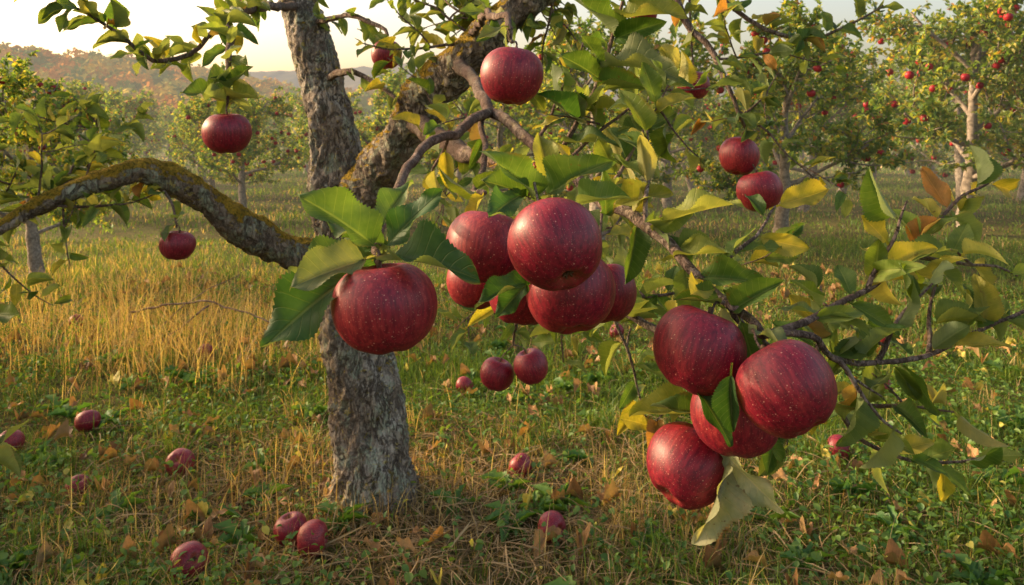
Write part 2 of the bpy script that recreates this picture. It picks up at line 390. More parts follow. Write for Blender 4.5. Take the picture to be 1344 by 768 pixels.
NN = (-.04, 1.25, 1.1375)
twig([(-.137, 1.9, 1.26), (-.086, 1.6, 1.212), NN], [.019, .013, .0095])
B1a = [NN, (-.086, 1.05, 1.092), (-.117, .92, 1.068), (-.126, .8, 1.03), (-.1225, .7, .9985), (-.113, .645, .988)]
twig(B1a, [.0085, .0068, .0058, .0052, .0048, .0036])
B1b = [NN, (.031, 1.1, 1.08), (.112, .95, 1.0126), (.151, .85, .9895), (.182, .78, .958), (.213, .74, .926), (.23, .7, .911)]
twig(B1b, [.009, .0085, .0075, .0065, .0055, .0048, .0042])
B1c = [(-.26, 2.05, 1.12), (-.122, 1.7, 1.0575), (-.033, 1.5, 1.037), (.036, 1.3, .996), (.101, 1.15, .916), (.134, 1.05, .864), (.188, 1.0, .835), (.255, .95, .815)]
twig(B1c, [.03, .021, .016, .012, .009, .007, .005, .003])
T1 = [(.23, .7, .911), (.279, .72, .902), (.309, .74, .879), (.368, .77, .864), (.438, .8, .866), (.507, .82, .885), (.575, .84, .905), (.65, .86, .92)]
T2 = [(.23, .7, .911), (.30, .75, .915), (.374, .8, .934), (.44, .85, .96), (.487, .88, .9856), (.529, .9, 1.017), (.575, .92, 1.035)]
T3 = [(.213, .74, .926), (.264, .78, .874), (.36, .85, .79), (.398, .87, .75), (.447, .88, .722), (.511, .9, .706), (.57, .9, .712)]
T4 = [(.05, 1.06, 1.062), (.066, 1.05, 1.075), (.098, 1.05, 1.121), (.124, 1.05, 1.184), (.147, 1.05, 1.2575), (.17, 1.05, 1.36)]
T6 = [(.2, 1.86, 1.56), (.285, 1.6, 1.468), (.33, 1.55, 1.364), (.385, 1.52, 1.275), (.4245, 1.5, 1.19), (.455, 1.48, 1.10)]
T7 = [(.42, 1.92, 1.72), (.44, 1.9, 1.5), (.452, 1.9, 1.26)]
T8 = [(-.65, 2.34, 1.48), (-.65, 1.9, 1.40), (-.60, 1.6, 1.33), (-.52, 1.4, 1.264), (-.490, 1.32, 1.19), (-.486, 1.3, 1.14)]
T9 = [(-.60, 1.6, 1.33), (-.633, 1.5, 1.25), (-.66, 1.4, 1.226), (-.69, 1.35, 1.265), (-.73, 1.3, 1.30), (-.79, 1.28, 1.33)]
T10 = [(-.56, 2.29, 1.25), (-.47, 2.15, 1.262), (-.403, 2.1, 1.247), (-.294, 2.0, 1.17)]
T11 = [(-.045, 1.22, 1.12), (-.04, 1.1, 1.056), (-.05, 1.0, 1.02), (-.03, .84, 1.03)]
T12 = [(-.845, 1.85, .95), (-.80, 1.80, .92), (-.77, 1.75, .875)]
T13 = [(.05, 1.28, .985), (.02, 1.6, .80), (.005, 1.8, .62), (.003, 1.82, .585)]
T14 = [(-.1, 1.9, 1.33), (-.05, 1.4, 1.31), (-.005, 1.05, 1.25), (0, 1.0, 1.215)]
T15 = [(-.62, 2.33, 1.42), (-.45, 2.1, 1.41), (-.34, 2.02, 1.36), (-.33, 2.0, 1.335)]
T16 = [(.285, 1.6, 1.468), (.40, 1.6, 1.40), (.50, 1.6, 1.33), (.60, 1.6, 1.29), (.69, 1.6, 1.31), (.78, 1.6, 1.36)]
for P, r0, r1 in [(T1, .0036, .0018), (T2, .0038, .0016), (T3, .0036, .0015), (T4, .0042, .002), (T6, .012, .003), (T7, .006, .002), (T8, .014, .002), (T9, .006, .002), (T10, .013, .005), (T11, .005, .003), (T12, .004, .002), (T13, .006, .0022), (T14, .008, .003), (T15, .01, .003), (T16, .007, .002)]:
    twig(P, list(np.linspace(r0, r1, len(P))))

# hanging apples: centre, radius, upward axis, anchor for its stalk, height ratio
HANG = [
 ((-.106, .634, .952), .0425, (-.12, .05, 1), (-.113, .645, .99), .94),
 ((.039, .68, .997), .0425, (-.32, .62, .75), (.02, .76, 1.055), .96),
 ((-.028, .80, .976), .0425, (.15, .2, 1), (-.015, .84, 1.03), .98),
 ((.058, .76, .937), .0440, (-.1, .45, .9), (.05, .84, .99), .95),
 ((.012, .86, .915), .0400, (.1, .2, 1), (.02, .9, .97), .95),
 ((-.045, .94, .912), .0370, (.2, .1, 1), (-.02, .93, .97), .95),
 ((.108, .90, .9065), .0400, (-.1, .2, 1), (.112, .95, 1.0), .95),
 ((.177, .72, .891), .0425, (.35, .12, .95), (.205, .74, .932), 1.0),
 ((.236, .655, .877), .0425, (-.4, .5, .75), (.222, .7, .915), .95),
 ((.219, .745, .820), .0420, (0, .2, 1), (.225, .76, .88), .96),
 ((.180, .785, .7535), .0415, (.62, .42, .62), (.215, .8, .80), .98),
 ((0, 1.0, 1.17), .0410, (.15, .1, 1), (0, 1.0, 1.215), 1.0),
 ((-.486, 1.3, 1.0935), .0410, (0, -.1, 1), (-.486, 1.3, 1.14), .92),
 ((-.768, 1.75, .834), .0400, (.1, 0, 1), (-.77, 1.75, .88), .9),
 ((-.33, 2.0, 1.296), .0400, (0, 0, 1), (-.33, 2.0, 1.34), 1.03),
 ((.452, 1.9, 1.21), .0410, (0, 0, 1), (.452, 1.9, 1.26), .95),
 ((.38, 2.2, 1.434), .0400, (.1, 0, 1), (.39, 2.15, 1.7), .98),
 ((.447, 1.5, 1.0475), .0395, (.2, .2, 1), (.455, 1.48, 1.10), 1.),
 ((.475, 1.46, .982), .0440, (-.2, .1, 1), (.457, 1.5, 1.05), .94),
 ((-.037, 1.85, .506), .0410, (.3, 0, 1), (.003, 1.82, .585), 1.),
 ((.0455, 1.82, .534), .0420, (-.35, 0, 1), (.003, 1.82, .585), 1.02),
]
for c_, r_, up_, an, sq in HANG:
    c_ = np.array(c_); upn = norm(np.array(up_, float)); apple('red_apple', c_, r_, up_, rng.random() * 6, sq)
    s0 = c_ + upn * r_ * .55; s1 = c_ + upn * r_ * 1.05; an = np.array(an)
    twig([an, (s1 + an) / 2 + (0, 0, .002), s1, s0], [.0022, .0014, .0013, .0015], 0)

# hand-set leaves (base, tip, facing, relative width, colour class)
DK = (.036, .092, .025); GR = (.070, .130, .032); PL = (.14, .18, .08); YG = (.20, .225, .048); UN = (.28, .30, .19)
HERO = [
 ((-.120, .66, 1.000), (-.172, .63, 1.050), (.3, -.6, .6), .48, GR), ((-.108, .66, 1.000), (-.062, .655, 1.050), (-.35, -.8, .4), .46, DK),
 ((-.124, .64, .990), (-.176, .605, .980), (.1, -.6, .8), .56, PL), ((-.132, .64, .980), (-.202, .605, .930), (-.4, -.8, .5), .5, DK),
 ((-.098, .63, .992), (-.030, .60, .996), (0, -.5, .9), .44, DK), ((-.13, .68, .985), (-.206, .69, .980), (0, -.5, .8), .4, GR),
 ((-.122, .69, 1.0), (-.176, .72, 1.018), (.2, -.6, .7), .45, GR), ((-.12, .70, 1.01), (-.098, .74, 1.055), (-.3, -.9, .3), .45, GR),
 ((-.115, .68, .997), (-.145, .66, 1.01), (.2, -.7, .6), .45, GR), ((-.128, .70, .99), (-.160, .74, .965), (-.3, -.8, .5), .45, DK),
 ((.036, .75, 1.035), (.082, .71, 1.076), (-.4, -.7, .5), .44, GR), ((.021, .75, 1.035), (-.016, .71, 1.080), (.3, -.8, .4), .46, GR),
 ((.015, .74, 1.035), (-.026, .72, 1.056), (.2, -.6, .7), .48, GR), ((.04, .80, 1.04), (.030, .82, 1.10), (.1, -1, .1), .45, YG),
 ((.07, .80, 1.02), (.112, .76, 1.038), (0, -.7, .7), .48, GR), ((.008, .72, 1.038), (-.020, .675, 1.026), (.1, -.5, .9), .5, DK),
 ((.012, .68, .962), (-.034, .67, .950), (0, -.6, .8), .46, DK), ((.014, .70, .958), (-.016, .69, .930), (-.4, -.8, .3), .46, DK),
 ((.105, .85, 1.005), (.10, .82, 1.055), (.3, -.9, .2), .42, GR), ((.12, .88, 1.01), (.176, .86, 1.036), (-.1, -.7, .6), .4, YG),
 ((.165, .82, 1.0), (.230, .78, 1.034), (0, -.4, .9), .4, YG), ((.16, .82, .985), (.192, .80, .94), (.5, -.7, .4), .4, GR),
 ((.14, .86, .99), (.128, .84, .93), (.2, -.9, .3), .4, GR), ((.17, .80, .965), (.222, .77, .982), (0, -.5, .9), .4, YG),
 ((.19, .77, .95), (.246, .74, .956), (.1, -.8, .5), .4, GR), ((.215, .74, .925), (.25, .71, .96), (-.3, -.8, .5), .44, GR),
 ((.225, .70, .915), (.246, .655, .909), (.3, -.6, .7), .5, PL), ((.20, .74, .93), (.158, .725, .943), (.1, -.6, .8), .4, GR),
 ((.191, .665, .885), (.189, .66, .836), (-.5, -.8, .1), .44, DK), ((.170, .70, .862), (.199, .68, .818), (.3, -.9, .2), .44, DK),
 ((.215, .76, .775), (.254, .72, .735), (-.3, -.8, -.4), .42, UN), ((.212, .76, .765), (.186, .72, .705), (.4, -.8, .1), .38, UN),
 ((.205, .78, .80), (.148, .77, .828), (0, -.6, .8), .4, GR), ((.20, .80, .80), (.125, .82, .80), (0, -.6, .8), .38, YG),
 ((.225, .78, .80), (.275, .76, .778), (0, -.5, .8), .4, GR),
 ((.13, 1.03, 1.185), (.208, .97, 1.187), (0, -.5, .8), .38, PL), ((.147, 1.05, 1.25), (.22, 1.0, 1.268), (0, -.6, .7), .4, YG),
 ((.14, 1.05, 1.23), (.085, 1.0, 1.285), (.3, -.8, .4), .4, GR), ((.12, 1.05, 1.17), (.07, 1.0, 1.20), (.3, -.8, .3), .42, GR),
 ((.10, 1.05, 1.125), (.165, 1.0, 1.138), (0, -.5, .9), .4, YG), ((.09, 1.05, 1.11), (.045, 1.0, 1.15), (.3, -.8, .4), .42, DK),
 ((.075, 1.05, 1.08), (.135, 1.0, 1.09), (0, -.6, .8), .4, GR), ((.15, 1.05, 1.28), (.115, 1.0, 1.315), (.2, -.9, .3), .42, GR),
 ((-.486, 1.32, 1.15), (-.43, 1.27, 1.162), (0, -.6, .8), .42, YG), ((-.487, 1.32, 1.155), (-.55, 1.27, 1.17), (0, -.6, .8), .42, GR),
 ((-.49, 1.32, 1.17), (-.45, 1.3, 1.21), (-.3, -.8, .4), .42, GR),
]
for b, t, n, wd, c in HERO:
    b = np.array(b); t = np.array(t); HEROL.add(b, t - b, n, np.linalg.norm(t - b), wd, np.array(c) * rng.uniform(.85, 1.2))
leaves_on(T1, .016, (.040, .056), (0, 0, .1), .1, 1, .33, bright=1.15); leaves_on(T2, .014, (.040, .056), (0, 0, .15), .1, 1, .4, bright=1.15)
leaves_on(T3, .015, (.036, .052), (0, 0, .1), .2, 1, .33, bright=1.15); leaves_on(B1b, .03, (.040, .055), (0, 0, .3), .4, 1, .2, bright=1.05)
leaves_on(T4, .045, (.050, .070), (0, 0, .2), .1, 1, .2, bright=1.1); leaves_on(T6, .03, (.042, .058), (0, 0, 0), .2, 2, .2); leaves_on(T7, .04, (.045, .06), start=.1)
leaves_on(T8, .028, (.042, .060), start=.3, cluster=2); leaves_on(T9, .015, (.042, .058), cluster=2); leaves_on(T13, .06, (.04, .055), start=.5, cluster=3)
leaves_on(T11, .06, (.040, .052)); leaves_on(T10, .05, (.045, .06), start=.4); leaves_on(T15, .04, (.045, .06)); leaves_on(B1c, .05, (.042, .056), start=.45, cluster=2, autumn=.2)
leaves_on(T12, .05, (.045, .06)); leaves_on(T14, .08, (.042, .052), start=.3); leaves_on(T16, .022, (.042, .056), start=.1, cluster=2, autumn=.15)
S = [((.19, .77, .95), (.5, .1, .5), .13, 0), ((.15, .85, .99), (.2, .3, .9), .15, 1), ((.112, .95, 1.01), (.3, .2, .9), .18, 1), ((.374, .8, .934), (.3, .1, .7), .1, 0),
     ((.44, .85, .96), (.7, 0, .0), .12, 1), ((.309, .74, .879), (.5, .1, -.5), .11, 1), ((.368, .77, .864), (.5, .2, .6), .1, 1), ((.36, .85, .79), (.5, 0, .2), .12, 1), ((.34, .85, .82), (.2, .2, .8), .12, 1), ((.438, .8, .866), (.2, .2, .7), .1, 0),
     ((.264, .78, .874), (.2, .5, -.7), .16, 1), ((.188, 1.0, .835), (.3, .1, -.5), .18, 1), ((.134, 1.05, .864), (.1, .1, -.7), .18, 1), ((.101, 1.15, .916), (-.1, .2, -.8), .2, 1),
     ((.031, 1.1, 1.08), (.3, .1, .8), .18, 1), ((.07, 1.02, 1.05), (.5, .1, .7), .2, 2), ((-.086, 1.05, 1.092), (-.2, .5, -.6), .14, 0),
     ((.02, 1.6, .80), (-.3, .1, -.3), .2, 1), ((.02, 1.6, .80), (.4, .1, -.2), .22, 1), ((.0, 1.3, .99), (-.2, .4, -.7), .22, 1), ((.036, 1.3, .996), (.3, .6, -.2), .3, 2),
     ((.101, 1.15, .916), (.6, .5, .2), .3, 2), ((.134, 1.05, .864), (.7, .5, .0), .3, 2), ((.40, 1.51, 1.24), (.8, .2, .1), .25, 2), ((.44, 1.5, 1.14), (.7, .2, -.3), .22, 2), ((.44, 1.5, 1.12), (.5, .2, .5), .18, 1),
     ((-.12, 1.7, 1.057), (-.2, -.2, .6), .2, 1), ((-.15, 1.75, 1.06), (.1, -.3, -.6), .2, 1), ((-.18, 1.85, 1.08), (0, .2, -.7), .25, 2), ((.0, 1.4, 1.01), (-.3, .3, .6), .2, 2),
     ((-1.09, 1.75, .94), (.2, 0, .8), .2, 2), ((-1.012, 1.8, .97), (.3, 0, .8), .18, 2), ((-1.17, 1.7, .87), (0, 0, .9), .25, 2), ((-1.17, 1.7, .85), (.2, 0, -.8), .2, 1), ((-1.05, 1.78, .93), (-.1, 0, -.8), .15, 1)]
for p, d, l, sb in S: spray(p, d, l, .003, (.038, .055), .023, sb, -.1, .22, 1, 1.1)
UT = [(-.656, 2.35, 1.5), (-.713, 2.4, 1.748), (-.8, 2.5, 2.27)]
for i in range(50):   # sprays growing along the big limbs
    k = rng.random()
    if k < .55: P = RL; lo = .42
    elif k < .7: P = LL; lo = .55
    else: P = UT; lo = .0
    C, _ = resample(P, np.ones(len(P)), .02); p = C[int(rng.uniform(lo, .99) * len(C))]
    d = rng.normal(size=3) * (.9, .5, .5) + (0, .7, .5)
    spray(p, d, rng.uniform(.2, .4), .0045, (.042, .060), .028, 2, .05, .16, 2, 1.1)
for p, d, l in [((-.80, 1.0, .62), (.6, .1, .3), .12), ((-.82, 1.05, .76), (.5, .1, .5), .13), ((-.78, .95, .70), (.4, .1, -.8), .12)]:
    spray(p, d, l, .004, (.05, .065), .025, 1, -.1, .02)
twig([(-1.35, 1.7, .81), (-1.1, 1.3, .78), (-.82, 1.05, .76), (-.78, .95, .70), (-.80, 1.0, .62)], [.008, .007, .005, .004, .003])
TW.make('twigs', [M_TWIG], parent=tree)
A = Acc(); NEAR.flush(A, HI); MIDL.flush(A, MID); HEROL.flush(A, HERO_T); A.make('leaves', [M_LEAF], parent=tree)

# ------------------------------------------------------------ orchard trees
def orchard_tree(seed, napples=55, leafn=1.0, ls=1.0, subs=5):
    global rng
    old = rng; rng = np.random.default_rng(seed); A = Acc(); LV = Leaves(); tips = []
    def br(p, d, L, r, lvl):
        P = [np.array(p, float)]; d = norm(np.array(d, float)); n = 4
        for i in range(n):
            d = norm(d + rng.normal(size=3) * (.2 if lvl else .1) + np.array((0, 0, .2 if lvl == 2 else (.06 if lvl == 1 else .08)))); P.append(P[-1] + d * L / n)
        V, T = tube(P, list(np.linspace(r, r * .4, n + 1)), 6 if lvl < 2 else 3, .12 if lvl else .08); A.add(V, T, m=0)
        P = np.array(P)
        if lvl >= 1:
            m = int((40 if lvl == 2 else 16) * leafn * L / .4)
            t = rng.uniform(.1, 1, m) * n; i = np.minimum(t.astype(int), n - 1); q = P[i] + (P[i + 1] - P[i]) * (t - i)[:, None]
            dd = norm(norm(P[i + 1] - P[i]) * .5 + rng.normal(size=(m, 3)) * .75 + (0, 0, .05))
            nn = np.array((0, 0, 1)) + rng.normal(size=(m, 3)) * .7
            cc = leaf_cols(m, .24, 1.4)
            for k in range(m): LV.add(q[k] + dd[k] * .012, dd[k], nn[k], rng.uniform(.052, .075) * ls, rng.uniform(.42, .56), cc[k])
            tips.extend(q[rng.integers(0, m, 2)] if m > 2 else [])
        if lvl < 2:
            for k in range(7 if lvl == 0 else subs):
                t = rng.uniform(.25, 1); i = min(int(t * n), n - 1); q = P[i] + (P[i + 1] - P[i]) * (t * n - i)
                dd = norm(norm(P[i + 1] - P[i]) * .6 + rng.normal(size=3) * (.65, .65, .4)); br(q, dd, L * rng.uniform(.45, .75), r * .42, lvl + 1)
    lean = rng.normal(size=2) * .06
    TP = [(0, 0, -.05), (0, 0, .05), (lean[0], lean[1], .45), (lean[0] * 2, lean[1] * 2, .85), (lean[0] * 2.5, lean[1] * 2, 1.5), (lean[0] * 2, lean[1] * 3, 2.1)]
    V, T = tube(TP, [.12, .09, .075, .062, .038, .012], 12, .05, .15, seed=seed); A.add(V, T, m=0)
    for k in range(9):
        a = k * 2.4 + rng.normal() * .3; z = .65 + 1.3 * (k / 8); up = .1 + 1.1 * k / 8
        L = (1.2 - .5 * k / 8) * rng.uniform(.75, 1.15)
        br((lean[0] * 2, lean[1] * 2, z), (math.cos(a), math.sin(a), up), L, .03, 0)
    LV.flush(A, LOW, 1)
    av, at = apple_mesh(12, 8)
    sel = rng.permutation(len(tips))[:napples]
    for k in sel:
        r = rng.uniform(.036, .046) * (1 + (ls - 1) * .4); A.add(av * r + tips[k] - np.array((0, 0, r * 1.3)), at, m=2)
    ob = A.make('proto', [M_BARKB, M_LEAFB, M_FARAPPLE]); me = ob.data; bpy.data.objects.remove(ob); me.name = 'orchard_tree_%d' % seed
    rng = old; return me
VAR = [orchard_tree(s, n) for s, n in ((11, 46), (23, 60), (37, 40), (41, 52))]
VARF = [orchard_tree(s, n, .42, 1.5, 4) for s, n in ((101, 46), (113, 54), (127, 40))]
def put_tree(x, y, s, k, rot, parent=None, name='apple_tree', V=VAR):
    ob = bpy.data.objects.new(name, V[k % len(V)]); scene.collection.objects.link(ob)
    ob.location = (x, y, float(gh(x, y)) - .02); ob.rotation_euler = (0, 0, rot); ob.scale = (s, s, s)
    if parent: ob.parent = parent
for t in [(-3.3, 5.3, .57, 0, 1), (-3.1, 8.8, .60, 1, 2), (-5.3, 9.3, .52, 2, .4), (-7.4, 10.2, .54, 3, 2), (-4.3, 11.0, .56, 0, 3), (-1.4, 9.0, .66, 3, 4), (-.2, 8.2, .72, 2, 1.2), (.75, 6.6, .80, 2, 2.2), (2.35, 6.7, .76, 0, 3.2), (4.75, 8.0, .98, 1, 5),
          (6.0, 7.4, .9, 0, .7), (3.9, 10.2, .84, 3, 3), (2.2, 10.8, .8, 1, 1), (6.4, 10.8, .95, 2, 2), (.5, 10.6, .72, 3, 5),
          (-3.4, 2.6, .8, 1, 0), (-3.6, 1.2, .78, 0, 3), (-5.4, 1.6, .88, 2, 2), (-6.2, 3.9, .75, 3, 1)]:
    put_tree(*t)
dist = bpy.data.objects.new('distant_orchard', None); scene.collection.objects.link(dist)
for row, y in enumerate([12.5, 15.5, 19, 24, 31, 40, 52, 68, 88]):
    hw = .75 * y + 3; x = -hw + rng.random() * 2
    sp = 2.1 if y < 20 else (2.6 if y < 40 else 3.6)
    while x < hw:
        put_tree(x + rng.normal() * .2, y + rng.normal() * .3, rng.uniform(.55, .72) * (1 + y / 200) * (1.12 if x > 0 else .92), int(rng.integers(0, 3)), rng.random() * 6.28, dist, 'row_tree', VARF); x += sp

# ------------------------------------------------------------ fallen apples, dead leaves
for x, y, r in [(-.80, 1.89, .047), (-.594, 2.05, .046), (-.52, 1.985, .045), (-1.08, 2.48, .045), (-1.57, 2.82, .044), (-1.74, 2.64, .045), (-1.32, 2.32, .038), (.027, 2.43, .04), (.109, 2.06, .04), (1.07, 2.5, .042), (1.5, 3.1, .044), (-1.45, 3.6, .04), (1.9, 3.9, .04), (.55, 4.0, .04), (-.2, 3.2, .038), (2.3, 4.4, .04), (-2.4, 4.2, .04)]:
    apple('fallen_apple', (x, y, float(gh(x, y)) + r * .95), r, tuple(rng.normal(size=3)), rng.random() * 6, .93)
n = 1150; x = rng.uniform(-2.6, 2.6, n); y = 1.3 + rng.random(n) ** 1.5 * 4.5
DL = Acc(); B = np.stack([x, y, gh(x, y) + rng.uniform(.02, .055, n)], 1)
a = rng.random(n) * 6.28; D = np.stack([np.cos(a), np.sin(a), rng.normal(size=n) * .16], 1); N = rng.normal(size=(n, 3)) * .28 + (0, 0, 1)
k = rng.random((n, 1)); C = np.array((.14, .07, .03)) * (1 - k) + np.array((.42, .24, .10)) * k; C[rng.random(n) < .08] = (.45, .39, .08)
tp = [leaf_tpl(12, 6, .03, .9, .6, 2, .8, seed=1), leaf_tpl(12, 6, .03, 1.6, .3, 2, -.6, seed=2), leaf_tpl(12, 6, .03, .4, -.4, 2.5, .5, seed=3)]
g_ = rng.integers(0, 3, n)
for i in range(3):
    q = g_ == i; place(DL, tp[i], B[q], D[q], N[q], rng.uniform(.035, .062, q.sum()), rng.uniform(.45, .62, q.sum()), C[q])
DL.make('fallen_leaves', [M_DEAD])

# ------------------------------------------------------------ grass
def blades(acc, x, y, h, w, col, lean=.5, seg=3):
    n = len(x); z = gh(x, y) - .005; a = rng.random(n) * 6.28; b = rng.random(n) * 6.28; ln = np.abs(rng.normal(size=n)) * lean
    t = np.array((0, .3, .65, 1.0)) if seg == 3 else np.array((0, .55, 1.0)); wt = np.array((.8, 1, .65, .05)) if seg == 3 else np.array((.9, .8, .05))
    cx = x[:, None] + np.cos(a)[:, None] * (h * ln)[:, None] * t ** 1.8; cy = y[:, None] + np.sin(a)[:, None] * (h * ln)[:, None] * t ** 1.8
    cz = z[:, None] + h[:, None] * (t - np.minimum(ln, 1.3)[:, None] * .38 * t ** 2)
    sx = np.cos(b)[:, None] * w[:, None] * wt * .5; sy = np.sin(b)[:, None] * w[:, None] * wt * .5
    V = np.stack([np.stack([cx - sx, cy - sy, cz], -1), np.stack([cx + sx, cy + sy, cz], -1)], 2).reshape(-1, 3)
    f = np.array([(0, 1, 3), (0, 3, 2), (2, 3, 5), (2, 5, 4), (4, 5, 7), (4, 7, 6)][:2 * seg]); k = 2 * (seg + 1)
    T = (f[None] + (np.arange(n) * k)[:, None, None]).reshape(-1, 3)
    acc.add(V, T, np.repeat(col, k, 0))
def zone(n, y0, y1, p=1.0, ex=1.0):
    y = y0 + (y1 - y0) * rng.random(n) ** p; x = rng.uniform(-1, 1, n) * (.72 * y + ex); return x, y
def gcol(x, y, dry):
    n = len(x); g1 = np.array((.060, .135, .020)); g2 = np.array((.170, .235, .035)); s = np.array((.58, .44, .18)); br = np.array((.26, .16, .07))
    k = rng.random((n, 1)); c = g1 * (1 - k) + g2 * k; q = rng.random(n) < dry
    kk = rng.random((n, 1)); st = s * kk + br * (1 - kk); c[q] = st[q]; return c * rng.uniform(.75, 1.2, (n, 1))
def thatch(x, y):
    d = np.hypot((x + .35) / 1.15, (y - 2.25) / .55); return np.clip(1.35 - d, 0, 1) * (.5 + .8 * fbm(x * 3, y * 3, 9))
def dryfield(x, y):
    return np.clip(.10 + 1.0 * (fbm(x * .6, y * .6, 21) - .5) + .5 * np.exp(-((y - 4.0) / .8) ** 2) * (x < -.6), 0.04, .78)
def tall(x, y): return .32 + 1.15 * np.clip(fbm(x * 2.6, y * 2.6, 77) * 1.6 - .4, 0, 1.2)
GA = Acc()
x, y = zone(80000, 1.3, 3.6, .9, .4); th = thatch(x, y); keep = rng.random(len(x)) > th * .7; x, y, th = x[keep], y[keep], th[keep]
h = rng.uniform(.03, .095, len(x)) * tall(x, y); blades(GA, x, y, h, rng.uniform(.0018, .004, len(x)), gcol(x, y, np.clip(dryfield(x, y) * .6 + th * .7, 0, 1)), .75)
x, y = zone(85000, 3.3, 7.5, .9, .7); h = rng.uniform(.03, .10, len(x)) * tall(x, y); blades(GA, x, y, h, rng.uniform(.004, .007, len(x)), gcol(x, y, dryfield(x, y)), .7, 2)
x, y = zone(60000, 7, 20, .85, 1.0); h = rng.uniform(.04, .11, len(x)) * tall(x * .6, y * .6); blades(GA, x, y, h, rng.uniform(.01, .018, len(x)), gcol(x, y, dryfield(x, y) * .9), .7, 2)
x, y = zone(20000, 18, 50, .8, 1.0); h = rng.uniform(.06, .14, len(x)); blades(GA, x, y, h, rng.uniform(.03, .07, len(x)), gcol(x, y, dryfield(x, y) * .9), .6, 2)
x, y = zone(1700, 1.5, 6); h = rng.uniform(.09, .2, len(x)); blades(GA, x, y, h, rng.uniform(.0018, .0032, len(x)), gcol(x, y, .45), .6)
for k in range(80):   # denser tussocks
    cy = rng.uniform(1.6, 5.5); cx = rng.uniform(-1, 1) * (.7 * cy + .2); m = 70
    x = cx + rng.normal(size=m) * .035; y = cy + rng.normal(size=m) * .035; blades(GA, x, y, rng.uniform(.07, .14, m), rng.uniform(.002, .004, m), gcol(x, y, rng.choice([.05, .1, .7])), .85)
GA.make('grass', [M_GRASS])
TG = Acc()
for cx, cy, sx, sy, m, hh in [(-2.0, 4.0, .5, .3, 1400, .27), (-1.5, 3.55, .3, .2, 600, .25), (-2.7, 4.8, .7, .3, 800, .27), (-.35, 4.3, .5, .25, 350, .15), (-.75, 2.35, .25, .12, 280, .15), (-.05, 2.4, .3, .15, 240, .13), (-.42, 2.15, .16, .05, 220, .12), (-1.3, 4.4, .4, .2, 350, .18)]:
    x = cx + rng.normal(size=m) * sx; y = cy + rng.normal(size=m) * sy; h = hh * rng.uniform(.4, 1.25, m)
    blades(TG, x, y, h, rng.uniform(.0018, .004, m), gcol(x, y, .88), .55)
TG.make('dry_grass', [M_GRASS])
SA = Acc(); n = 9500; x = rng.normal(size=n) * .8 - .25; y = 2.2 + rng.normal(size=n) * .38; q = y > 1.2; x, y = x[q], y[q]; n = len(x)
a = rng.random(n) * 6.28; L = rng.uniform(.05, .16, n); B = np.stack([x, y, gh(x, y) + rng.uniform(.004, .035, n)], 1)
D = np.stack([np.cos(a), np.sin(a), rng.normal(size=n) * .12], 1)
st = leaf_tpl(4, 1, 0, .2, .08, 0, 0, pet=0); kk = rng.random((n, 1)); C = np.array((.44, .32, .17)) * kk + np.array((.17, .11, .06)) * (1 - kk)
place(SA, st, B, D, rng.normal(size=(n, 3)) + (0, 0, 1), L, rng.uniform(.012, .03, n), C); SA.make('straw_thatch', [M_STRAW])
WA = Acc(); n = 52000; x, y = zone(n, 1.3, 5.2, 1.3, .4); cl = fbm(x * 1.8, y * 1.8, 51); keep = (cl + rng.normal(size=n) * .1 > .45) & (rng.random(n) > thatch(x, y) * .85); x, y, cl = x[keep], y[keep], cl[keep]; n = len(x)
B = np.stack([x, y, gh(x, y) + rng.random(n) * .10 * (cl + .1)], 1); a = rng.random(n) * 6.28
D = np.stack([np.cos(a), np.sin(a), rng.uniform(-.2, .9, n)], 1); N = rng.normal(size=(n, 3)) * .4 + (0, 0, 1)
k = rng.random((n, 1)); C = np.array((.055, .135, .024)) * (1 - k) + np.array((.15, .235, .045)) * k; C[rng.random(n) < .02] = (.36, .34, .07)
g_ = rng.random(n) < .5
for i, q in enumerate((g_, ~g_)): place(WA, HERB[i], B[q], D[q], N[q], rng.uniform(.010, .028, q.sum()), rng.uniform(.4, .8, q.sum()), C[q])
ros = 110; ry = 1.4 + rng.random(ros) ** 1.3 * 3.2; rx = rng.uniform(-1, 1, ros) * (.7 * ry + .2); m = 9   # dandelion-like rosettes
B = np.repeat(np.stack([rx, ry, gh(rx, ry) + .01], 1), m, 0); a = rng.random(ros * m) * 6.28
D = np.stack([np.cos(a), np.sin(a), rng.uniform(.4, 1.3, ros * m)], 1); cc = np.repeat(np.array((.06, .15, .03)) + rng.random((ros, 1)) * np.array((.08, .1, .02)), m, 0)
place(WA, leaf_tpl(9, 2, .25, .5, .45, .5, .2, pet=.1, peak=.62), B, D, np.zeros((ros * m, 3)) + (0, 0, 1.) + rng.normal(size=(ros * m, 3)) * .1, rng.uniform(.05, .10, ros * m), rng.uniform(.18, .32, ros * m), cc)
WA.make('clover_weeds', [M_GRASS])
DB = Acc()
for P, r in [([(-2.0, 4.0, .14), (-1.6, 3.9, .22), (-1.2, 3.75, .16), (-.98, 3.7, .12)], .006), ([(-1.55, 3.9, .2), (-1.7, 3.8, .08), (-1.75, 3.75, .02)], .005), ([(-1.9, 4.0, .02), (-1.7, 4.1, .2), (-1.5, 4.2, .3)], .004)]:
    V, T = tube(P, list(np.linspace(r, r * .5, len(P))), 6, .03, wob=1); DB.add(V, T)
DB.make('dead_branch', [M_TWIG])

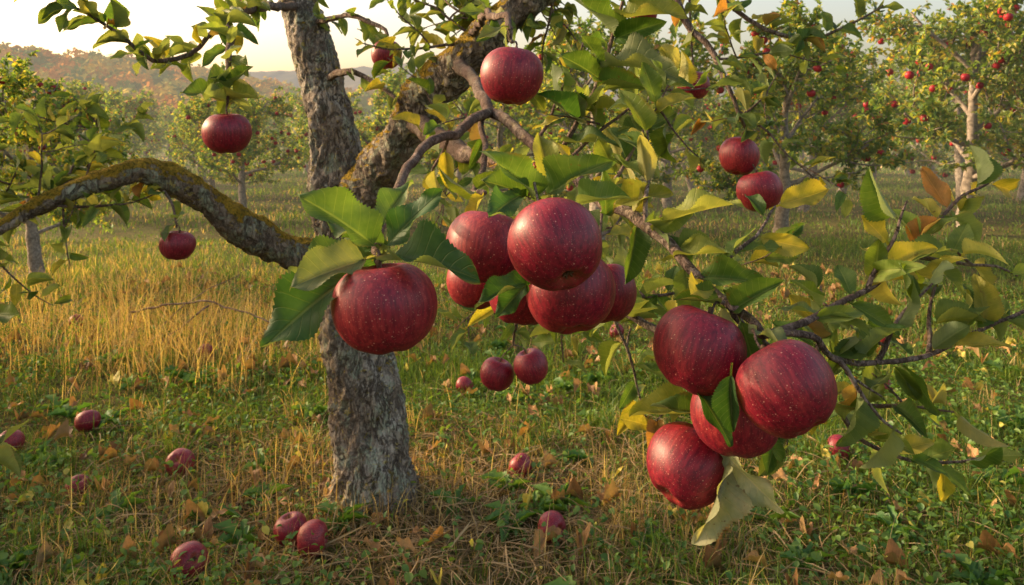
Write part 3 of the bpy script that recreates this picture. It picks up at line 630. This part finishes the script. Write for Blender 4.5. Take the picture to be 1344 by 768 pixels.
# ------------------------------------------------------------ hills and forest
def hill(name, x0, x1, y0, y1, fn, mat, nx=160, ny=50):
    X, Y = np.meshgrid(np.linspace(x0, x1, nx), np.linspace(y0, y1, ny)); Z = fn(X, Y)
    idx = np.arange(X.size).reshape(X.shape); a = idx[:-1, :-1]; b = idx[:-1, 1:]; c = idx[1:, 1:]; d = idx[1:, :-1]
    T = np.concatenate([np.stack([a, b, c], -1).reshape(-1, 3), np.stack([a, c, d], -1).reshape(-1, 3)])
    build(name, np.stack([X, Y, Z], -1).reshape(-1, 3), T, mat)
def h_left(X, Y):
    s = np.clip((Y - 150) / 120, 0, 1); s = s * s * (3 - 2 * s)
    return -2 + s * (7 + 19 / (1 + np.exp((X + 108) / 22)) + 7 * (fbm(X * .02, Y * .02, 3) - .5))
def h_far(X, Y):
    s = np.clip((Y - 480) / 220, 0, 1); s = s * s * (3 - 2 * s)
    return -4 + s * (60 + 30 * (fbm(X * .004, Y * .002, 8) - .5) + 9 * (fbm(X * .02, Y * .02, 4) - .5) + 3.5 * vnoise(X * .14, Y * .1, 2))
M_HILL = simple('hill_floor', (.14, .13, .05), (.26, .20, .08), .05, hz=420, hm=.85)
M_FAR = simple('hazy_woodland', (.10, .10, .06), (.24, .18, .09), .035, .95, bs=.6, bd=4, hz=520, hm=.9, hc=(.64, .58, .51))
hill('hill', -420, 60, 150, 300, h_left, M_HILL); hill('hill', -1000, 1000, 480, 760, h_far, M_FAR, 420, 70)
FA = Acc(); n = 1500; fx = rng.uniform(-330, -10, n); fy = 150 + 130 * rng.random(n); fz = h_left(fx, fy)
m = 130; cen = np.stack([fx, fy, fz + 3.5], 1); rad = rng.uniform(2.6, 5.2, n)
dirs = norm(rng.normal(size=(n, m, 3)) + (0, -.3, .3)); P = cen[:, None] + dirs * rad[:, None, None] * (rng.uniform(.75, 1.05, (n, m, 1))) * (1, 1, 1.25)
pal = np.array([(.20, .24, .06), (.52, .34, .06), (.62, .30, .06), (.58, .42, .08), (.12, .17, .055), (.36, .30, .08), (.50, .21, .05), (.16, .20, .06)])
cc = pal[rng.integers(0, 8, n)] * rng.uniform(.8, 1.2, (n, 1))
B = P.reshape(-1, 3); Nn = dirs.reshape(-1, 3) + rng.normal(size=(n * m, 3)) * .3; Dd = rng.normal(size=(n * m, 3))
place(FA, (np.array([(-.5, -.5, 0), (.5, -.4, .1), (.4, .5, 0), (-.4, .5, -.1)], float), np.array([(0, 1, 2), (0, 2, 3)]), np.zeros((4, 2))), B, Dd, Nn, rng.uniform(.8, 1.4, n * m), np.ones(n * m), np.repeat(cc, m, 0))
FA.make('autumn_forest', [M_WOOD])

# ------------------------------------------------------------ light, sky, camera
el = math.radians(18.5); az = math.radians(-72)
ts = Vector((math.sin(az) * math.cos(el), math.cos(az) * math.cos(el), math.sin(el)))
sun = bpy.data.lights.new('sun', 'SUN'); sun.energy = 5.0; sun.angle = math.radians(1.0); sun.color = (1, .75, .45)
so = bpy.data.objects.new('sun', sun); scene.collection.objects.link(so); so.rotation_euler = ts.to_track_quat('Z', 'Y').to_euler(); so.location = (-20, 8, 12)
wd = bpy.data.worlds.new('World'); scene.world = wd; wd.use_nodes = True; nt = wd.node_tree; bg = nt.nodes['Background']
sk = nt.nodes.new('ShaderNodeTexSky'); sk.sky_type = 'NISHITA'; sk.sun_disc = False; sk.sun_elevation = el; sk.sun_rotation = az % (2 * math.pi)
sk.air_density = 1.0; sk.dust_density = 6.0; sk.ozone_density = .6
tint = nt.nodes.new('ShaderNodeMix'); tint.data_type = 'RGBA'; tint.blend_type = 'MULTIPLY'; tint.inputs[0].default_value = 1; tint.inputs[7].default_value = (1.13, .99, .86, 1)
nt.links.new(sk.outputs[0], tint.inputs[6]); nt.links.new(tint.outputs[2], bg.inputs[0]); bg.inputs[1].default_value = .42
cam = bpy.data.cameras.new('camera'); co = bpy.data.objects.new('camera', cam); scene.collection.objects.link(co); scene.camera = co
co.location = (0, 0, H_CAM); co.rotation_euler = (math.radians(90), 0, 0)
cam.sensor_width = 36; cam.lens = 36 * 1000 / 1344; cam.shift_y = -(384 - 170) / 1344; cam.clip_start = .05; cam.clip_end = 3000
cam.dof.use_dof = True; cam.dof.focus_distance = .8; cam.dof.aperture_fstop = 18
scene.view_settings.view_transform = 'Standard'; scene.view_settings.look = 'None'; scene.view_settings.exposure = 0
